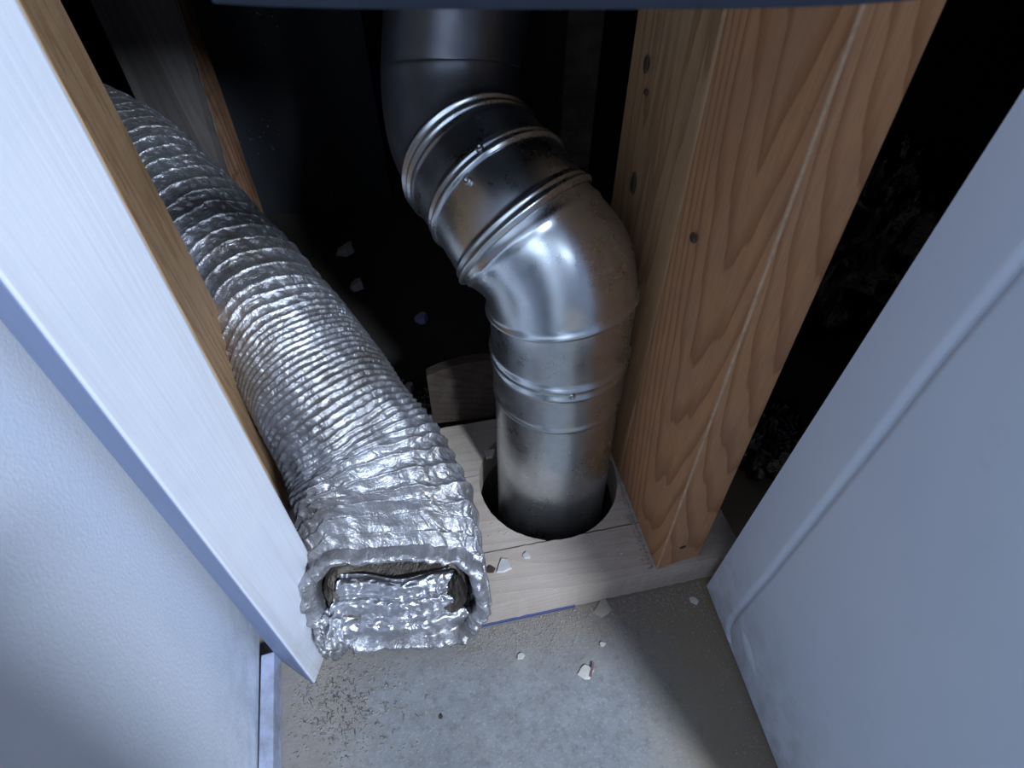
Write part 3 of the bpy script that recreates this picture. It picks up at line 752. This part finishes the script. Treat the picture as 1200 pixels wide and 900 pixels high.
cr_ = [at(691, 793, .0017), at(695, 777, .0017), at(696.5, 777, .0017), at(693, 794, .0017)]
prism('red_side', cr_, [p+Vector((0, 0, .0012)) for p in cr_], M['chipred'], o, 0)
o.name = 'paint_chip'
def scatter(name, label, gen, count, smin, smax, mat, seed, parent=None):
    rnd = random.Random(seed); v, f = [], []
    for _ in range(count):
        r = gen(rnd)
        if r is None: continue
        x, y, z = r; s_ = rnd.uniform(smin, smax)**1; a = rnd.uniform(0, 2*PI); e_ = rnd.uniform(.25, 1)
        k = len(v); ca, sa = math.cos(a)*s_, math.sin(a)*s_
        v += [(x+ca, y+sa, z), (x-sa*e_, y+ca*e_, z+s_*rnd.uniform(0, .5)), (x-ca*.8, y-sa*.8, z), (x+sa*e_, y-ca*e_, z+s_*.2), (x, y, z+s_*rnd.uniform(.2, .7))]
        f += [(k, k+1, k+4), (k+1, k+2, k+4), (k+2, k+3, k+4), (k+3, k, k+4)]
    o = mesh(name, v, f, mat); tag(o, label, 'debris', kind='stuff'); return o
def near_front(r):
    u = r.uniform(-.03, .185); d = -abs(r.gauss(0, .014))-.002; p = PF+pd*u+pn*d; return p.x, p.y, .0002
scatter('sawdust', 'pale sawdust and crumbs on the concrete along the plank edge', near_front, 1800, .0003, .0012, M['dust'], 1)
def front_left(r):
    q = at(r.gauss(395, 40), r.gauss(815, 42), 0)
    return (q.x, q.y, .0002) if q.x > -.17+.2*0 and (q.x-at(332, 850).x) > .002 and not (q.y > .148) else None
scatter('lint', 'grey-brown crumbs and lint on the concrete below the duct mouth', front_left, 1000, .0004, .0014, M['dust'], 2)
def door_side(r):
    t = r.uniform(0, 1); a = at(822-20*abs(r.gauss(0, 1)), 690, 0); b = at(908-20*abs(r.gauss(0, 1)), 900, 0); q = a.lerp(b, t); return q.x, q.y, .0002
scatter('grit', 'pale grit scattered on the stained concrete along the door', door_side, 260, .0003, .0011, M['dust'], 3)
def on_plate(r):
    u = r.uniform(-.02, .13); d = r.uniform(.002, .17); p = PF+pd*u+pn*d
    if (Vector((p.x, p.y, 0))-Vector((HC.x, HC.y, 0))).length < HR+.004: return None
    if .041 < d < .0455 or .118 < d < .121: return None
    if (p-c0).dot(Vector((sd.y, -sd.x, 0))) > -.002: return None
    return p.x, p.y, HZ
scatter('wood_crumbs', 'small wood crumbs strewn over the planks around the pipe', on_plate, 420, .0003, .0011, M['chip'], 4)
def stud_foot(r):
    t = abs(r.gauss(0, .03)); p = c0+sd*(r.uniform(0, .1))-Vector((sd.y, -sd.x, 0))*(-0.0)+Vector((-.002-abs(r.gauss(0, .003)), 0, 0))
    if (Vector((p.x, p.y, 0))-Vector((HC.x, HC.y, 0))).length < HR+.003: return None
    return p.x, p.y, HZ
scatter('wood_crumbs', 'row of crumbs along the foot of the reddish stud', stud_foot, 260, .0005, .0016, M['dust'], 5)
def cavity(r):
    q = at(r.gauss(495, 16), r.gauss(482, 16), 0); return (q.x, q.y, .0005) if q.y > .36 else None
scatter('rubble', 'dark crumbs on the cavity floor left of the arched offcut', cavity, 160, .001, .003, M['dust'], 6)
# lint hairs under the duct mouth
rnd = random.Random(9); v, f = [], []
for _ in range(150):
    q = at(rnd.gauss(400, 28), rnd.gauss(822, 26), 0)
    if q.x < -.155 or q.y > .14: continue
    a = rnd.uniform(0, 2*PI); l_ = rnd.uniform(.0015, .0045); cv_ = rnd.uniform(-1.2, 1.2); pts = []
    for j in range(5):
        pts.append(q.copy()); q = q+Vector((math.cos(a), math.sin(a), 0))*l_/4; a += cv_/4
    for j in range(4):
        k = len(v); n__ = Vector((-(pts[j+1]-pts[j]).y, (pts[j+1]-pts[j]).x, 0)).normalized()*.00014
        z = Vector((0, 0, .0006+.0012*math.sin(PI*j/4))); z2 = Vector((0, 0, .0006+.0012*math.sin(PI*(j+1)/4)))
        v += [pts[j]-n__+z, pts[j]+n__+z, pts[j+1]+n__+z2, pts[j+1]-n__+z2, pts[j]+z-Vector((0, 0, .0003)), pts[j+1]+z2-Vector((0, 0, .0003))]
        f += [(k, k+1, k+2, k+3), (k, k+3, k+5, k+4), (k+1, k+4, k+5, k+2)]
tag(mesh('lint_hairs', v, f, M['fibre']), 'dark tangle of lint hairs on the concrete below the duct mouth', 'lint', kind='stuff')

# ================================================================ bin added outside the frame, lower left, to throw the soft shadow on the left wall
tb = empty('shadow_blocker', (-.088, -.098, 0), 'added tall slim dark grey bin by the left wall, nearest the camera', 'bin')
def rrect(w_, d_, r, z, n=6):
    o = []
    for (sx_, sy_, a0_) in ((1, 1, 0), (-1, 1, PI/2), (-1, -1, PI), (1, -1, 1.5*PI)):
        for i in range(n+1):
            a = a0_+PI/2*i/n; o.append(Vector((-.088+sx_*(w_-r)+r*math.cos(a), -.098+sy_*(d_-r)+r*math.sin(a), z)))
    return o
def lathe_rr(name, prof, mat, par):
    v, f = [], []; m = 0
    for w_, d_, r, z in prof: q = rrect(w_, d_, r, z); m = len(q); v += q
    for j in range(len(prof)-1):
        for i in range(m): k = (i+1) % m; f.append((j*m+i, j*m+k, (j+1)*m+k, (j+1)*m+i))
    f.append(tuple(range(m))[::-1]); f.append(tuple(range((len(prof)-1)*m, len(prof)*m)))
    return mesh(name, v, f, mat, par, True)
M['bin'] = plain('blocker_plastic', (.10, .11, .12), .5)
lathe_rr('body', [(.018, .022, .010, .0005), (.042, .048, .014, .28), (.050, .060, .020, .415), (.047, .057, .018, .415), (.016, .020, .009, .006)], M['bin'], tb)
lathe_rr('rim', [(.0502, .0602, .020, .412), (.053, .063, .022, .412), (.053, .063, .022, .424), (.048, .058, .018, .424)], M['bin'], tb)
